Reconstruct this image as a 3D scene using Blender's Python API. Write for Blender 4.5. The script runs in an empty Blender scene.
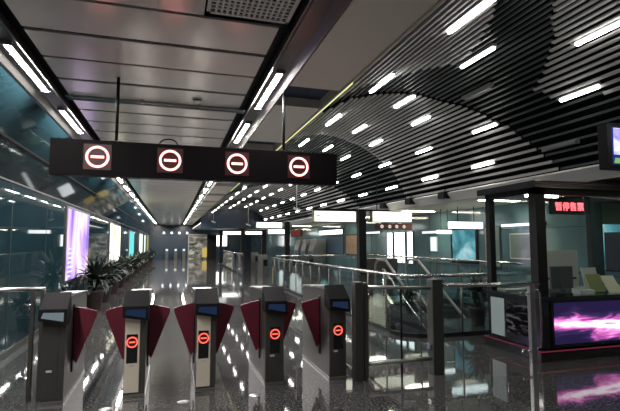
import bpy, bmesh, math, random
from mathutils import Vector, Matrix
random.seed(7)
sc = bpy.context.scene
C = sc.collection
PI = math.pi

# ------------------------------------------------------------------ materials
def nt(name):
    m = bpy.data.materials.new(name); m.use_nodes = True
    n = m.node_tree; n.nodes.clear()
    out = n.nodes.new('ShaderNodeOutputMaterial')
    return m, n, out

def N(n, typ, **k):
    x = n.nodes.new(typ)
    for a, v in k.items():
        if a in x.inputs: x.inputs[a].default_value = v
        else: setattr(x, a, v)
    return x

def pbr(name, col, rough=.5, metal=0, coat=0, noise=0, scale=20, bump=0, spec=.5, stretch=None):
    m, n, out = nt(name)
    p = n.nodes.new('ShaderNodeBsdfPrincipled')
    p.inputs['Base Color'].default_value = (*col, 1)
    p.inputs['Roughness'].default_value = rough
    p.inputs['Metallic'].default_value = metal
    p.inputs['Coat Weight'].default_value = coat
    p.inputs['Coat Roughness'].default_value = .05
    p.inputs['Specular IOR Level'].default_value = spec
    n.links.new(p.outputs[0], out.inputs[0])
    if noise or bump:
        tc = n.nodes.new('ShaderNodeTexCoord')
        mp = n.nodes.new('ShaderNodeMapping')
        if stretch: mp.inputs['Scale'].default_value = stretch
        n.links.new(tc.outputs['Object'], mp.inputs[0])
        nz = N(n, 'ShaderNodeTexNoise', Scale=scale, Detail=4.0)
        n.links.new(mp.outputs[0], nz.inputs['Vector'])
        if noise:
            r = n.nodes.new('ShaderNodeMapRange')
            r.inputs['To Min'].default_value = 1 - noise; r.inputs['To Max'].default_value = 1 + noise
            n.links.new(nz.outputs[0], r.inputs[0])
            mx = n.nodes.new('ShaderNodeVectorMath'); mx.operation = 'SCALE'
            mx.inputs[0].default_value = col
            n.links.new(r.outputs[0], mx.inputs['Scale'])
            n.links.new(mx.outputs[0], p.inputs['Base Color'])
        if bump:
            b = N(n, 'ShaderNodeBump', Strength=bump, Distance=.01)
            n.links.new(nz.outputs[0], b.inputs['Height'])
            n.links.new(b.outputs[0], p.inputs['Normal'])
    return m

def emit(name, col, s):
    m, n, out = nt(name)
    e = N(n, 'ShaderNodeEmission', Color=(*col, 1), Strength=s)
    n.links.new(e.outputs[0], out.inputs[0])
    return m

def glass_mat(name, tint=(.93, .96, .96), refl=1.0):
    m, n, out = nt(name)
    lw = N(n, 'ShaderNodeLayerWeight', Blend=.5)
    pw = n.nodes.new('ShaderNodeMath'); pw.operation = 'POWER'; pw.inputs[1].default_value = 5
    n.links.new(lw.outputs['Facing'], pw.inputs[0])
    mu = n.nodes.new('ShaderNodeMath'); mu.operation = 'MULTIPLY_ADD'; mu.inputs[1].default_value = .9 * refl; mu.inputs[2].default_value = .04 * refl
    n.links.new(pw.outputs[0], mu.inputs[0])
    t = N(n, 'ShaderNodeBsdfTransparent', Color=(*tint, 1))
    g = N(n, 'ShaderNodeBsdfGlossy', Color=(1, 1, 1, 1), Roughness=.02)
    mx = n.nodes.new('ShaderNodeMixShader')
    n.links.new(mu.outputs[0], mx.inputs[0]); n.links.new(t.outputs[0], mx.inputs[1]); n.links.new(g.outputs[0], mx.inputs[2])
    n.links.new(mx.outputs[0], out.inputs[0])
    return m

def granite(name):
    m, n, out = nt(name)
    p = n.nodes.new('ShaderNodeBsdfPrincipled')
    tc = n.nodes.new('ShaderNodeTexCoord')
    v = N(n, 'ShaderNodeTexVoronoi', Scale=85.0)
    n.links.new(tc.outputs['Object'], v.inputs['Vector'])
    nz = N(n, 'ShaderNodeTexNoise', Scale=42.0, Detail=6.0, Roughness=.75)
    n.links.new(tc.outputs['Object'], nz.inputs['Vector'])
    rp = n.nodes.new('ShaderNodeValToRGB')
    e = rp.color_ramp.elements
    e[0].position = .40; e[0].color = (.012, .012, .013, 1)
    e[1].position = .62; e[1].color = (.17, .168, .165, 1)
    a = e.new(.5); a.color = (.055, .054, .053, 1)
    n.links.new(nz.outputs[0], rp.inputs[0])
    mixc = n.nodes.new('ShaderNodeMixRGB'); mixc.blend_type = 'MULTIPLY'; mixc.inputs[0].default_value = .3
    n.links.new(rp.outputs[0], mixc.inputs[1]); n.links.new(v.outputs['Color'], mixc.inputs[2])
    # tile joints
    br = N(n, 'ShaderNodeTexBrick', Scale=1.0)
    br.offset = 0.0
    br.inputs['Color1'].default_value = (1, 1, 1, 1); br.inputs['Color2'].default_value = (.82, .82, .82, 1)
    br.inputs['Mortar'].default_value = (.25, .25, .25, 1)
    br.inputs['Mortar Size'].default_value = .004
    br.inputs['Brick Width'].default_value = .8; br.inputs['Row Height'].default_value = .8
    n.links.new(tc.outputs['Object'], br.inputs['Vector'])
    m2 = n.nodes.new('ShaderNodeMixRGB'); m2.blend_type = 'MULTIPLY'; m2.inputs[0].default_value = 1
    n.links.new(mixc.outputs[0], m2.inputs[1]); n.links.new(br.outputs['Color'], m2.inputs[2])
    n.links.new(m2.outputs[0], p.inputs['Base Color'])
    # polish: slightly uneven
    nl = N(n, 'ShaderNodeTexNoise', Scale=3.0, Detail=3.0)
    n.links.new(tc.outputs['Object'], nl.inputs['Vector'])
    rr = n.nodes.new('ShaderNodeMapRange'); rr.inputs['To Min'].default_value = .015; rr.inputs['To Max'].default_value = .06
    n.links.new(nl.outputs[0], rr.inputs[0]); n.links.new(rr.outputs[0], p.inputs['Roughness'])
    b = N(n, 'ShaderNodeBump', Strength=.035, Distance=.01)
    nb = N(n, 'ShaderNodeTexNoise', Scale=9.0, Detail=4.0)
    n.links.new(tc.outputs['Object'], nb.inputs['Vector'])
    n.links.new(nb.outputs[0], b.inputs['Height']); n.links.new(b.outputs[0], p.inputs['Normal'])
    p.inputs['Specular IOR Level'].default_value = .5
    p.inputs['IOR'].default_value = 1.6
    n.links.new(p.outputs[0], out.inputs[0])
    return m

def wall_glass(name, col, rough=.05):
    """back-painted glass panels, a little cloudy"""
    m, n, out = nt(name)
    p = n.nodes.new('ShaderNodeBsdfPrincipled')
    tc = n.nodes.new('ShaderNodeTexCoord')
    nz = N(n, 'ShaderNodeTexNoise', Scale=.9, Detail=5.0, Roughness=.6)
    n.links.new(tc.outputs['Object'], nz.inputs['Vector'])
    r = n.nodes.new('ShaderNodeMapRange'); r.inputs['To Min'].default_value = .65; r.inputs['To Max'].default_value = 1.35
    n.links.new(nz.outputs[0], r.inputs[0])
    s = n.nodes.new('ShaderNodeVectorMath'); s.operation = 'SCALE'; s.inputs[0].default_value = col
    n.links.new(r.outputs[0], s.inputs['Scale']); n.links.new(s.outputs[0], p.inputs['Base Color'])
    p.inputs['Roughness'].default_value = rough
    p.inputs['Specular IOR Level'].default_value = .5
    p.inputs['IOR'].default_value = 1.55
    n.links.new(p.outputs[0], out.inputs[0])
    return m

def ramp_emit(name, stops, s, mode, scale=3.0, dist=4.0, rot=(0, 0, 0), sc3=(1, 1, 1), loc=(0, 0, 0)):
    """lit picture: procedural streak or cloud pattern driving a colour ramp"""
    m, n, out = nt(name)
    tc = n.nodes.new('ShaderNodeTexCoord'); mp = n.nodes.new('ShaderNodeMapping')
    mp.inputs['Rotation'].default_value = rot; mp.inputs['Scale'].default_value = sc3; mp.inputs['Location'].default_value = loc
    n.links.new(tc.outputs['Object'], mp.inputs[0])
    if mode == 'noise':
        t = N(n, 'ShaderNodeTexNoise', Scale=scale, Detail=5.0, Distortion=dist)
    else:
        t = N(n, 'ShaderNodeTexWave', Scale=scale, Distortion=dist, Detail=3.0)
    n.links.new(mp.outputs[0], t.inputs['Vector'])
    rp = n.nodes.new('ShaderNodeValToRGB')
    el = rp.color_ramp.elements
    el[0].position, el[0].color = stops[0][0], (*stops[0][1], 1)
    el[1].position, el[1].color = stops[-1][0], (*stops[-1][1], 1)
    for q, c in stops[1:-1]:
        el.new(q).color = (*c, 1)
    n.links.new(t.outputs[1] if mode == 'xx' else t.outputs[0], rp.inputs[0])
    e = N(n, 'ShaderNodeEmission', Strength=s)
    n.links.new(rp.outputs[0], e.inputs[0]); n.links.new(e.outputs[0], out.inputs[0])
    return m

M = dict(
    floor=granite('polished_granite'),
    steel=pbr('brushed_steel', (.42, .42, .41), .3, .9, noise=.12, scale=30, stretch=(1, 1, 12)),
    darksteel=pbr('dark_brushed_steel', (.095, .092, .085), .36, .6, noise=.15, scale=30, stretch=(1, 1, 12)),
    chrome=pbr('chrome', (.75, .75, .74), .15, 1),
    beige=pbr('champagne_steel', (.80, .73, .60), .42, .35, noise=.05),
    black=pbr('gloss_black', (.008, .008, .009), .18, coat=.5),
    matblack=pbr('matt_black', (.006, .006, .007), .5, spec=.2),
    signblack=pbr('sign_black', (.007, .006, .0065), .5, spec=.05),
    maroon=pbr('maroon_leather', (.115, .010, .024), .42, noise=.15, scale=60, bump=.05),
    ceilpanel=pbr('satin_aluminium_panel', (.90, .83, .77), .22, .2, noise=.04, scale=4),
    soffit=pbr('painted_soffit', (.88, .80, .71), .45, 0),
    void=pbr('dark_void', (.012, .014, .018), .7),
    slot=pbr('recess_navy', (.02, .035, .07), .6),
    trough=pbr('light_trough_metal', (.16, .15, .145), .34, .7),
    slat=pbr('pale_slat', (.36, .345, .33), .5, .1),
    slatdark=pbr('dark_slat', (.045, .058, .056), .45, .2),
    vback=pbr('slat_backing', (.003, .0035, .0045), .9, spec=.05),
    tealwall=wall_glass('teal_back_painted_glass', (.010, .026, .033), .03),
    rightwall=wall_glass('grey_teal_glass', (.13, .215, .25), .10),
    farwall=wall_glass('blue_far_panel', (.012, .034, .060), .25),
    joint=pbr('dark_joint', (.01, .012, .012), .5),
    white=pbr('white_paint', (.8, .79, .76), .5),
    cream=pbr('cream_plaster', (.50, .47, .36), .6),
    glass=glass_mat('clear_glass'),
    glassd=glass_mat('balustrade_glass', (.90, .94, .94), 1.3),
    kiosk=pbr('kiosk_black_glass', (.012, .009, .011), .12, coat=.6),
    redline=emit('red_edge_line', (.9, .08, .22), .11),
    tube=emit('tube_light', (1, .98, .96), 14),
    tube2=emit('ceiling_tube_light', (1, .95, .91), 185),
    unlit=pbr('unlit_tube', (.16, .16, .15), .4),
    ringcore=emit('led_red_core', (1, .33, .30), 3.0),
    ringsmall=emit('led_red_small', (1, .10, .07), 1.6),
    ledtile=pbr('led_tile', (.05, .008, .01), .5),
    signlit=emit('sign_warm_white', (1, .97, .80), 1.3),
    signwhite=emit('sign_cool_white', (.95, 1, 1), 2.0),
    greenled=emit('yellow_green_cove', (.85, .85, .42), .7),
    warmled=emit('warm_downlight', (1, .90, .66), 30),
    screenblue=emit('reader_screen', (.05, .09, .22), .16),
    screenpale=emit('reader_screen_pale', (.42, .52, .60), .22),
    label=pbr('label_white', (.55, .55, .55), .5),
    hood=pbr('reader_hood_black', (.006, .006, .007), .6, spec=.08),
    leaf=pbr('leaf', (.008, .018, .010), .55, noise=.3, scale=8),
    pot=pbr('pot', (.018, .008, .008), .5),
    soil=pbr('soil', (.02, .015, .01), .9),
    monitor=pbr('monitor_back', (.05, .05, .055), .45),
    paper=pbr('paper', (.55, .55, .53), .7),
    greencard=pbr('green_leaflet', (.22, .25, .08), .6),
    palecard=pbr('pale_leaflet', (.62, .62, .48), .6),
    desk=pbr('desk_grey', (.22, .22, .21), .5),
    olive=pbr('olive_panel', (.09, .09, .03), .6),
    frost=pbr('frosted_panel', (.30, .35, .35), .35),
    brown=pbr('sign_brown', (.10, .035, .025), .5),
    redtext=emit('led_text', (1, .10, .12), 3.0),
    logo=emit('logo_green', (.30, .6, .15), .5),
    icon=emit('icon_white', (1, .80, .72), .6),
    icondark=pbr('icon_grey', (.35, .34, .28), .6),
    redsign=emit('red_sign', (.40, .09, .09), .2),
    escal=pbr('escalator_step', (.14, .14, .14), .35, .8),
    escbox=pbr('escalator_cladding', (.12, .11, .10), .3, .6),
    rubber=pbr('rubber_handrail', (.22, .22, .22), .3, .2),
    post=pbr('dark_green_grey_steel', (.085, .088, .082), .35, .6),
)
M['ad_purple'] = ramp_emit('purple_light_picture',
    [(.25, (.10, .05, .30)), (.42, (.33, .20, .75)), (.52, (.85, .60, 1)), (.62, (1, 1, 1)), (.75, (.45, .30, .8))],
    .8, 'noise', .9, .8, sc3=(1, 1, .45), loc=(0, 1.3, .2))
M['ad_ghost'] = ramp_emit('ghost_graphic', [(.52, (.003, .002, .003)), (.62, (.12, .10, .11)), (.72, (.01, .008, .01))], .5, 'noise', 5, 1.5, sc3=(1, .5, 2.2))

def kiosk_picture():
    m, n, out = nt('magenta_streak_picture')
    tc = n.nodes.new('ShaderNodeTexCoord')
    sx = n.nodes.new('ShaderNodeSeparateXYZ'); n.links.new(tc.outputs['Object'], sx.inputs[0])
    nz = N(n, 'ShaderNodeTexNoise', Scale=3.2, Detail=5.0, Distortion=.6)
    mp = n.nodes.new('ShaderNodeMapping'); mp.inputs['Scale'].default_value = (.7, 1, 3.5)
    mp.inputs['Rotation'].default_value = (0, .12, 0)
    n.links.new(tc.outputs['Object'], mp.inputs[0]); n.links.new(mp.outputs[0], nz.inputs['Vector'])
    def math_(op, a, b=None, c=None):
        q = n.nodes.new('ShaderNodeMath'); q.operation = op
        for i, v in enumerate((a, b, c)):
            if v is None: continue
            if isinstance(v, (int, float)): q.inputs[i].default_value = v
            else: n.links.new(v, q.inputs[i])
        return q.outputs[0]
    # bright band height varies along x
    mid = math_('MULTIPLY_ADD', sx.outputs['X'], -.05, .27)
    sw = math_('MULTIPLY_ADD', math_('SINE', math_('MULTIPLY', sx.outputs['X'], 5.0)), .03, mid)
    d = math_('ABSOLUTE', math_('SUBTRACT', sx.outputs['Z'], sw))
    band = math_('SUBTRACT', 1.0, math_('MULTIPLY', d, 5.0))
    val = math_('ADD', math_('MULTIPLY', band, .84), math_('MULTIPLY', math_('SUBTRACT', nz.outputs[0], .5), 1.5))
    right = math_('MULTIPLY', math_('SUBTRACT', sx.outputs['X'], .5), .28)
    val = math_('ADD', val, right)
    rp = n.nodes.new('ShaderNodeValToRGB'); el = rp.color_ramp.elements
    el[0].position, el[0].color = .0, (.012, .008, .035, 1)
    el[1].position, el[1].color = .84, (1, .95, 1, 1)
    el.new(.30).color = (.035, .018, .075, 1); el.new(.48).color = (.38, .07, .30, 1); el.new(.68).color = (1, .36, .74, 1)
    n.links.new(val, rp.inputs[0])
    e = N(n, 'ShaderNodeEmission', Strength=1.0); n.links.new(rp.outputs[0], e.inputs[0]); n.links.new(e.outputs[0], out.inputs[0])
    return m
M['ad_magenta'] = kiosk_picture()
M['ad_teal'] = ramp_emit('cyan_light_picture', [(.3, (.02, .06, .08)), (.5, (.08, .28, .33)), (.72, (.5, .75, .78))], .7, 'noise', 1.3, .5)
M['ad_warm'] = ramp_emit('warm_light_picture', [(.3, (.45, .42, .18)), (.5, (1, .98, .7)), (.7, (1, 1, .95))], 1.4, 'noise', 1.2, .4, sc3=(1, 3, .3))
M['ad_cyan'] = emit('cyan_panel', (.12, .55, .55), 1.0)
M['ad_pale'] = emit('pale_panel', (.75, .88, .85), 1.0)
M['ad_olive'] = emit('olive_panel_lit', (.30, .30, .10), .7)
M['tv_blue'] = ramp_emit('tv_picture', [(.3, (.10, .16, .55)), (.5, (.45, .35, .75)), (.65, (.75, .8, 1))], .9, 'noise', 3, 1, sc3=(1, 1, 1.6))
M['tv_navy'] = emit('tv_navy', (.01, .03, .16), .9)
M['poster_blue'] = pbr('poster_blue', (.08, .16, .26), .4, noise=.3, scale=5)
M['poster_brown'] = pbr('poster_brown', (.30, .20, .14), .5, noise=.6, scale=6)
M['poster_grey'] = pbr('poster_grey', (.25, .28, .26), .5, noise=.3, scale=4)
M['poster_white'] = emit('poster_white_lit', (.85, .95, .92), .7)
M['poster_navy'] = pbr('poster_navy', (.012, .018, .035), .4)

# ------------------------------------------------------------------ mesh builder
class MB:
    def __init__(s): s.v = []; s.f = []; s.m = []; s.sm = []
    def add(s, vs, fs, mi=0, smooth=False):
        o = len(s.v); s.v += [tuple(x) for x in vs]
        for f in fs: s.f.append([o + i for i in f]); s.m.append(mi); s.sm.append(smooth)
        return s
    def box(s, x0, x1, y0, y1, z0, z1, mi=0):
        v = [(x0, y0, z0), (x1, y0, z0), (x1, y1, z0), (x0, y1, z0), (x0, y0, z1), (x1, y0, z1), (x1, y1, z1), (x0, y1, z1)]
        return s.add(v, [(0, 3, 2, 1), (4, 5, 6, 7), (0, 1, 5, 4), (1, 2, 6, 5), (2, 3, 7, 6), (3, 0, 4, 7)], mi)
    def prism(s, poly, axis, a, b, mi=0):
        """poly: list of 2-D points in the other two axes, extruded along axis from a to b"""
        def P(p, w):
            return {'x': (w, p[0], p[1]), 'y': (p[0], w, p[1]), 'z': (p[0], p[1], w)}[axis]
        n = len(poly)
        v = [P(p, a) for p in poly] + [P(p, b) for p in poly]
        f = [tuple(range(n))[::-1], tuple(range(n, 2 * n))] + [(i, (i + 1) % n, n + (i + 1) % n, n + i) for i in range(n)]
        return s.add(v, f, mi)
    def tube(s, pts, r, n=8, mi=0, cap=True):
        pts = [Vector(p) for p in pts]; rings = []
        up = Vector((0, 0, 1))
        for i, p in enumerate(pts):
            a = pts[max(i - 1, 0)]; b = pts[min(i + 1, len(pts) - 1)]
            t = (b - a).normalized()
            u = up if abs(t.dot(up)) < .95 else Vector((1, 0, 0))
            x = t.cross(u).normalized(); y = x.cross(t)
            rr = r[i] if isinstance(r, (list, tuple)) else r
            rings.append([p + (x * math.cos(2 * PI * k / n) + y * math.sin(2 * PI * k / n)) * rr for k in range(n)])
        v = [q for ring in rings for q in ring]
        f = []
        for i in range(len(pts) - 1):
            for k in range(n):
                f.append((i * n + k, i * n + (k + 1) % n, (i + 1) * n + (k + 1) % n, (i + 1) * n + k))
        s.add(v, f, mi, True)
        if cap:
            o = len(s.v) - len(v)
            s.f.append([o + k for k in range(n)][::-1]); s.m.append(mi); s.sm.append(False)
            s.f.append([o + (len(pts) - 1) * n + k for k in range(n)]); s.m.append(mi); s.sm.append(False)
        return s
    def lathe(s, prof, n=20, mi=0, c=(0, 0)):
        v = []; f = []
        for r, z in prof:
            for k in range(n): v.append((c[0] + r * math.cos(2 * PI * k / n), c[1] + r * math.sin(2 * PI * k / n), z))
        for i in range(len(prof) - 1):
            for k in range(n): f.append((i * n + k, i * n + (k + 1) % n, (i + 1) * n + (k + 1) % n, (i + 1) * n + k))
        return s.add(v, f, mi, True)
    def ring(s, cx, cz, y, ro, ri, th, n=32, mi=0):
        """flat annulus facing -y, thickness th"""
        v = []
        for yy in (y, y + th):
            for rr in (ro, ri):
                for k in range(n): v.append((cx + rr * math.cos(2 * PI * k / n), yy, cz + rr * math.sin(2 * PI * k / n)))
        f = []
        for k in range(n):
            j = (k + 1) % n
            f += [(k, j, n + j, n + k), (k, 2 * n + k, 2 * n + j, j), (n + k, n + j, 3 * n + j, 3 * n + k)]
        return s.add(v, f, mi)
    def mesh(s, name, mats, bevel=0):
        me = bpy.data.meshes.new(name); me.from_pydata(s.v, [], s.f)
        for m in (mats if isinstance(mats, (list, tuple)) else [mats]): me.materials.append(m)
        for i, p in enumerate(me.polygons): p.material_index = s.m[i]; p.use_smooth = s.sm[i]
        me.update()
        bm = bmesh.new(); bm.from_mesh(me); bmesh.ops.recalc_face_normals(bm, faces=bm.faces)
        if bevel:
            ed = [e for e in bm.edges if len(e.link_faces) == 2 and e.calc_face_angle(0) > .6]
            bmesh.ops.bevel(bm, geom=ed, offset=bevel, segments=2, profile=.7, affect='EDGES')
        bm.to_mesh(me); bm.free()
        return me
    def build(s, name, mats, parent=None, bevel=0, loc=None):
        o = bpy.data.objects.new(name, s.mesh(name, mats, bevel)); C.objects.link(o)
        if parent is not None: o.parent = parent
        if loc is not None: o.location = loc
        return o

def tag(o, label=None, cat=None, group=None, kind=None):
    if label: o['label'] = label
    if cat: o['category'] = cat
    if group: o['group'] = group
    if kind: o['kind'] = kind
    return o
def thing(name, label, cat, loc=(0, 0, 0), group=None, rz=0):
    o = bpy.data.objects.new(name, None); C.objects.link(o); o.location = loc; o.rotation_euler.z = rz
    o.empty_display_size = .1
    return tag(o, label, cat, group)
def struct(name, mb, mats, bevel=0): return tag(mb.build(name, mats, None, bevel), kind='structure')
def copy_tree(o, parent=None):
    c = o.copy(); C.objects.link(c); c.parent = parent
    for ch in list(o.children): copy_tree(ch, c)
    return c
ORD = ['first', 'second', 'third', 'fourth', 'fifth', 'sixth', 'seventh', 'eighth', 'ninth', 'tenth', 'eleventh', 'twelfth', 'thirteenth',
       'fourteenth', 'fifteenth', 'sixteenth', 'seventeenth', 'eighteenth', 'nineteenth', 'twentieth', 'twenty-first', 'twenty-second',
       'twenty-third', 'twenty-fourth', 'twenty-fifth', 'twenty-sixth']

Y0, Y1 = -3.5, 48.0
ZC = 3.4
# ------------------------------------------------------------------ floor with the escalator opening
hx0, hx1, hy0, hy1 = 5.62, 6.78, 8.6, 11.9      # escalator well
kx0, kx1, ky0, ky1 = 3.9, 5.12, 7.15, 10.6       # stair well
b = MB()
def fl(x0, x1, y0, y1): b.add([(x0, y0, 0), (x1, y0, 0), (x1, y1, 0), (x0, y1, 0)], [(0, 1, 2, 3)])
fl(-2.2, kx0, Y0, Y1); fl(kx0, 7.9, Y0, ky0); fl(kx0, kx1, ky1, Y1); fl(kx1, hx0, ky0, Y1)
fl(hx0, hx1, ky0, hy0); fl(hx0, hx1, hy1, Y1); fl(hx1, 7.9, ky0, Y1)
struct('floor', b, M['floor'])
b = MB()
for (x0, x1, y0, y1) in ((kx0, kx1, ky0, ky1), (hx0, hx1, hy0, hy1)):
    v = [(x0, y0, 0), (x1, y0, 0), (x1, y1, 0), (x0, y1, 0), (x0, y0, -3), (x1, y0, -3), (x1, y1, -3), (x0, y1, -3)]
    b.add(v, [(0, 1, 5, 4), (1, 2, 6, 5), (2, 3, 7, 6), (3, 0, 4, 7), (4, 5, 6, 7)])
struct('wall_pit', b, M['void'])

# ------------------------------------------------------------------ left wall: glass panels, leaning upper panels
b = MB()
b.box(-2.3, -2.2, Y0, Y1, 0, 2.47)
b.prism([(-2.2, 2.47), (-1.68, 3.36), (-1.75, 3.42), (-2.3, 2.52)], 'y', Y0, Y1)
struct('wall_left', b, M['tealwall'])
b = MB()
b.box(-2.205, -2.19, Y0, Y1, 2.455, 2.48)
b.prism([(-1.955, 2.875), (-1.94, 2.90), (-1.95, 2.905), (-1.965, 2.88)], 'y', Y0, Y1)
k = 0
y = -2.0
while y < Y1:
    b.box(-2.206, -2.197, y - .006, y + .006, 0.1, 2.46)
    b.prism([(-2.2, 2.475), (-1.68, 3.365), (-1.69, 3.37), (-2.21, 2.48)], 'y', y + .6 - .006, y + .6 + .006)
    y += 1.9
struct('trim_1', b, M['joint'])
b = MB(); b.box(-2.2, -2.185, Y0, Y1, 0, .1)
struct('baseboard_left', b, M['darksteel'])

# far wall and wall behind the viewer
b = MB(); b.box(-2.3, 8.0, Y1, Y1 + .1, 0, 5.2); struct('wall_back', b, M['farwall'])
b = MB(); b.box(-2.3, 8.0, Y0 - .1, Y0, 0, 5.2); struct('wall_front', b, M['desk'])
b = MB(); b.box(7.9, 8.0, Y0, Y1, 0, 3.0); struct('wall_right', b, M['rightwall'])
b = MB()
y = -2
while y < Y1:
    b.box(7.893, 7.901, y - .005, y + .005, 0, 2.55); y += 1.5
b.box(7.893, 7.901, Y0, Y1, 1.93, 1.94); b.box(7.893, 7.901, Y0, Y1, .97, .98)
struct('trim_2', b, M['joint'])

# ------------------------------------------------------------------ ceiling panels
b = MB()
py = 3.63 - .615 * 11
i = 0
while py < Y1:
    gap = .075 if i % 2 == 0 else .03
    x0 = -1.24; x1 = .82
    y0, y1 = py + gap / 2, min(py + .615 - .03, Y1)
    if 2.9 < (y0 + y1) / 2 < 3.5:      # panel with the air grille
        b.box(x0, .20, y0, y1, ZC, ZC + .02)
    else:
        b.box(x0, x1, y0, y1, ZC, ZC + .02)
    py += .615; i += 1
struct('ceiling', b, M['ceilpanel'], 0)
b = MB(); b.box(-1.7, 1.9, Y0, Y1, ZC + .16, ZC + .2); struct('ceiling_backing', b, M['void'])
# troughs
def trough(x0, x1, name):
    b = MB(); c = (x0 + x1) / 2
    b.prism([(x0, ZC - .02), (x0 + .012, ZC - .02), (c - .075, ZC + .055), (c + .075, ZC + .055), (x1 - .012, ZC - .02), (x1, ZC - .02), (x1, ZC + .05), (c + .08, ZC + .1), (c - .08, ZC + .1), (x0, ZC + .05)], 'y', Y0, Y1)
    struct(name, b, M['trough'])
trough(-1.67, -1.35, 'trim_3'); trough(.93, 1.23, 'trim_4')

def lamp_mesh(L, w, h, name='tube'):
    b = MB(); b.box(-w / 2, w / 2, 0, L, -h, 0); b.m = [0, 1, 1, 1, 1, 1]; return b.mesh(name, [M['tube2'], M['white']], 0)
tubeL = lamp_mesh(1.36, .06, .02)
b = MB(); b.box(-.05, .05, -.03, 0, -.03, .01)
capL = b.mesh('end_cap', M['steel'])
for side, xc, y0, what in (('left', -1.51, 4.74, 'left'), ('right', 1.08, 4.72, 'right')):
    k = 0; y = y0 - 4.4 if side == 'left' else y0
    while y < Y1 - 2:
        t = thing('ceiling_lamp', 'white tube lamp in the %s ceiling trough, %s of its row' % (side, ORD[k]), 'lamp', (xc, y, ZC + .05), 'tube lamps in the %s ceiling trough' % side)
        o = bpy.data.objects.new('tube', tubeL); C.objects.link(o); o.parent = t
        for q in (0, 1.39):
            o = bpy.data.objects.new('end_cap', capL); C.objects.link(o); o.parent = t; o.location.y = q
        y += 2.2; k += 1

# soffit beyond the right trough, with recessed slots
b = MB()
slots = [(-.9, -.1), (2.05, 2.85), (5.0, 5.75), (7.95, 8.7), (10.9, 11.65), (13.9, 14.65), (17, 17.7), (20, 20.7), (23, 23.7), (26, 26.7), (29, 29.7), (32, 32.7), (35, 35.7), (38, 38.7), (41, 41.7), (44, 44.7)]
ys = Y0
for s0, s1 in slots:
    b.box(1.25, 1.86, ys, s0, ZC, ZC + .12); ys = s1
b.box(1.25, 1.86, ys, Y1, ZC, ZC + .12)
struct('ceiling_soffit', b, M['soffit'])
b = MB(); b.box(1.24, 1.86, Y0, Y1, ZC + .12, ZC + .15); struct('ceiling_recess', b, M['slot'])
b = MB(); b.box(1.86, 1.885, Y0, Y1, ZC - .015, ZC + .14); struct('trim_5', b, M['cream'])
b = MB(); b.box(1.888, 1.915, 4.7, 16, ZC - .01, ZC + .012)
tag(b.build('cove_light', M['greenled']), 'thin yellow-green light line along the edge of the slatted ceiling', 'light')

# ------------------------------------------------------------------ slatted vault
PR = [(1.88, 1.8), (2.45, 2.06), (3.0, 2.27), (3.5, 2.4), (4.0, 2.48), (4.5, 2.50), (5.0, 2.45), (5.45, 2.33), (5.8, 2.12), (6.02, 1.8), (6.1, 1.45), (6.1, 1.13)]
PR = [Vector((x, z + 1.6)) for x, z in PR]
cum = [0]
for a, c in zip(PR, PR[1:]): cum.append(cum[-1] + (c - a).length)
def lerp(x, xs, ys):
    if x <= xs[0]: return ys[0]
    for i in range(len(xs) - 1):
        if x <= xs[i + 1]: return ys[i] + (ys[i + 1] - ys[i]) * (x - xs[i]) / (xs[i + 1] - xs[i])
    return ys[-1]
def prof(s):
    p = Vector((lerp(s, cum, [q.x for q in PR]), lerp(s, cum, [q.y for q in PR])))
    p2 = Vector((lerp(s + .15, cum, [q.x for q in PR]), lerp(s + .15, cum, [q.y for q in PR])))
    p1 = Vector((lerp(s - .15, cum, [q.x for q in PR]), lerp(s - .15, cum, [q.y for q in PR])))
    t = (p2 - p1).normalized()
    n = Vector((t.y, -t.x))          # towards the hall (down / left)
    return p, t, n
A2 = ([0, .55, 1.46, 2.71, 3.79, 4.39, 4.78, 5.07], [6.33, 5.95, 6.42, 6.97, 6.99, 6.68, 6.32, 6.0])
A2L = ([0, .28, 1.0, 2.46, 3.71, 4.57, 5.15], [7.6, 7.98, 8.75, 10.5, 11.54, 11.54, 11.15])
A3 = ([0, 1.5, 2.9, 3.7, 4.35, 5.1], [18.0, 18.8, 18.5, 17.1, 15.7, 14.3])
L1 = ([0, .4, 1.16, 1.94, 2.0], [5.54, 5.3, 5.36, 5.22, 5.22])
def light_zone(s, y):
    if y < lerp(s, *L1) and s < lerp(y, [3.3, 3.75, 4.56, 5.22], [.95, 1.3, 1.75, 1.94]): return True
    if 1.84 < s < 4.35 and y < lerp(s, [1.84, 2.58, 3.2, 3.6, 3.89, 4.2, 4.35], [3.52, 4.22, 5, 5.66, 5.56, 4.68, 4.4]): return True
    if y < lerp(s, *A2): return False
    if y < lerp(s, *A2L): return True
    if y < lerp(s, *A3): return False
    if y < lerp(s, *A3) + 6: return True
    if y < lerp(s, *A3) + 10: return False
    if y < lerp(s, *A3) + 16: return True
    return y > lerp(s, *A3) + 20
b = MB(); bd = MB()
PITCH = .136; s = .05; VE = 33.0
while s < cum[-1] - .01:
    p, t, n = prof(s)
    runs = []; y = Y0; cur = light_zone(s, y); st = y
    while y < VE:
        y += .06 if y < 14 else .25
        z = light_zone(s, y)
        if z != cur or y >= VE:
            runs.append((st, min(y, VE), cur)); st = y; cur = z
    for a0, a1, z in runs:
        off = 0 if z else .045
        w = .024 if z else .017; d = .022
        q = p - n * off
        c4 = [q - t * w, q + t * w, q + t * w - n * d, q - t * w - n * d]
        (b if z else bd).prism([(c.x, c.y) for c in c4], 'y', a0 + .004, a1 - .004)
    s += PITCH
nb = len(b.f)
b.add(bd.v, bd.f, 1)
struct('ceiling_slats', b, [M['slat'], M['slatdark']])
b = MB(); vs = []
for i in range(30):
    p, t, n = prof(cum[-1] * i / 29); q = p - n * .22; vs += [(q.x, Y0, q.y), (q.x, VE, q.y)]
b.add(vs, [(2 * i, 2 * i + 1, 2 * i + 3, 2 * i + 2) for i in range(29)])
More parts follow.
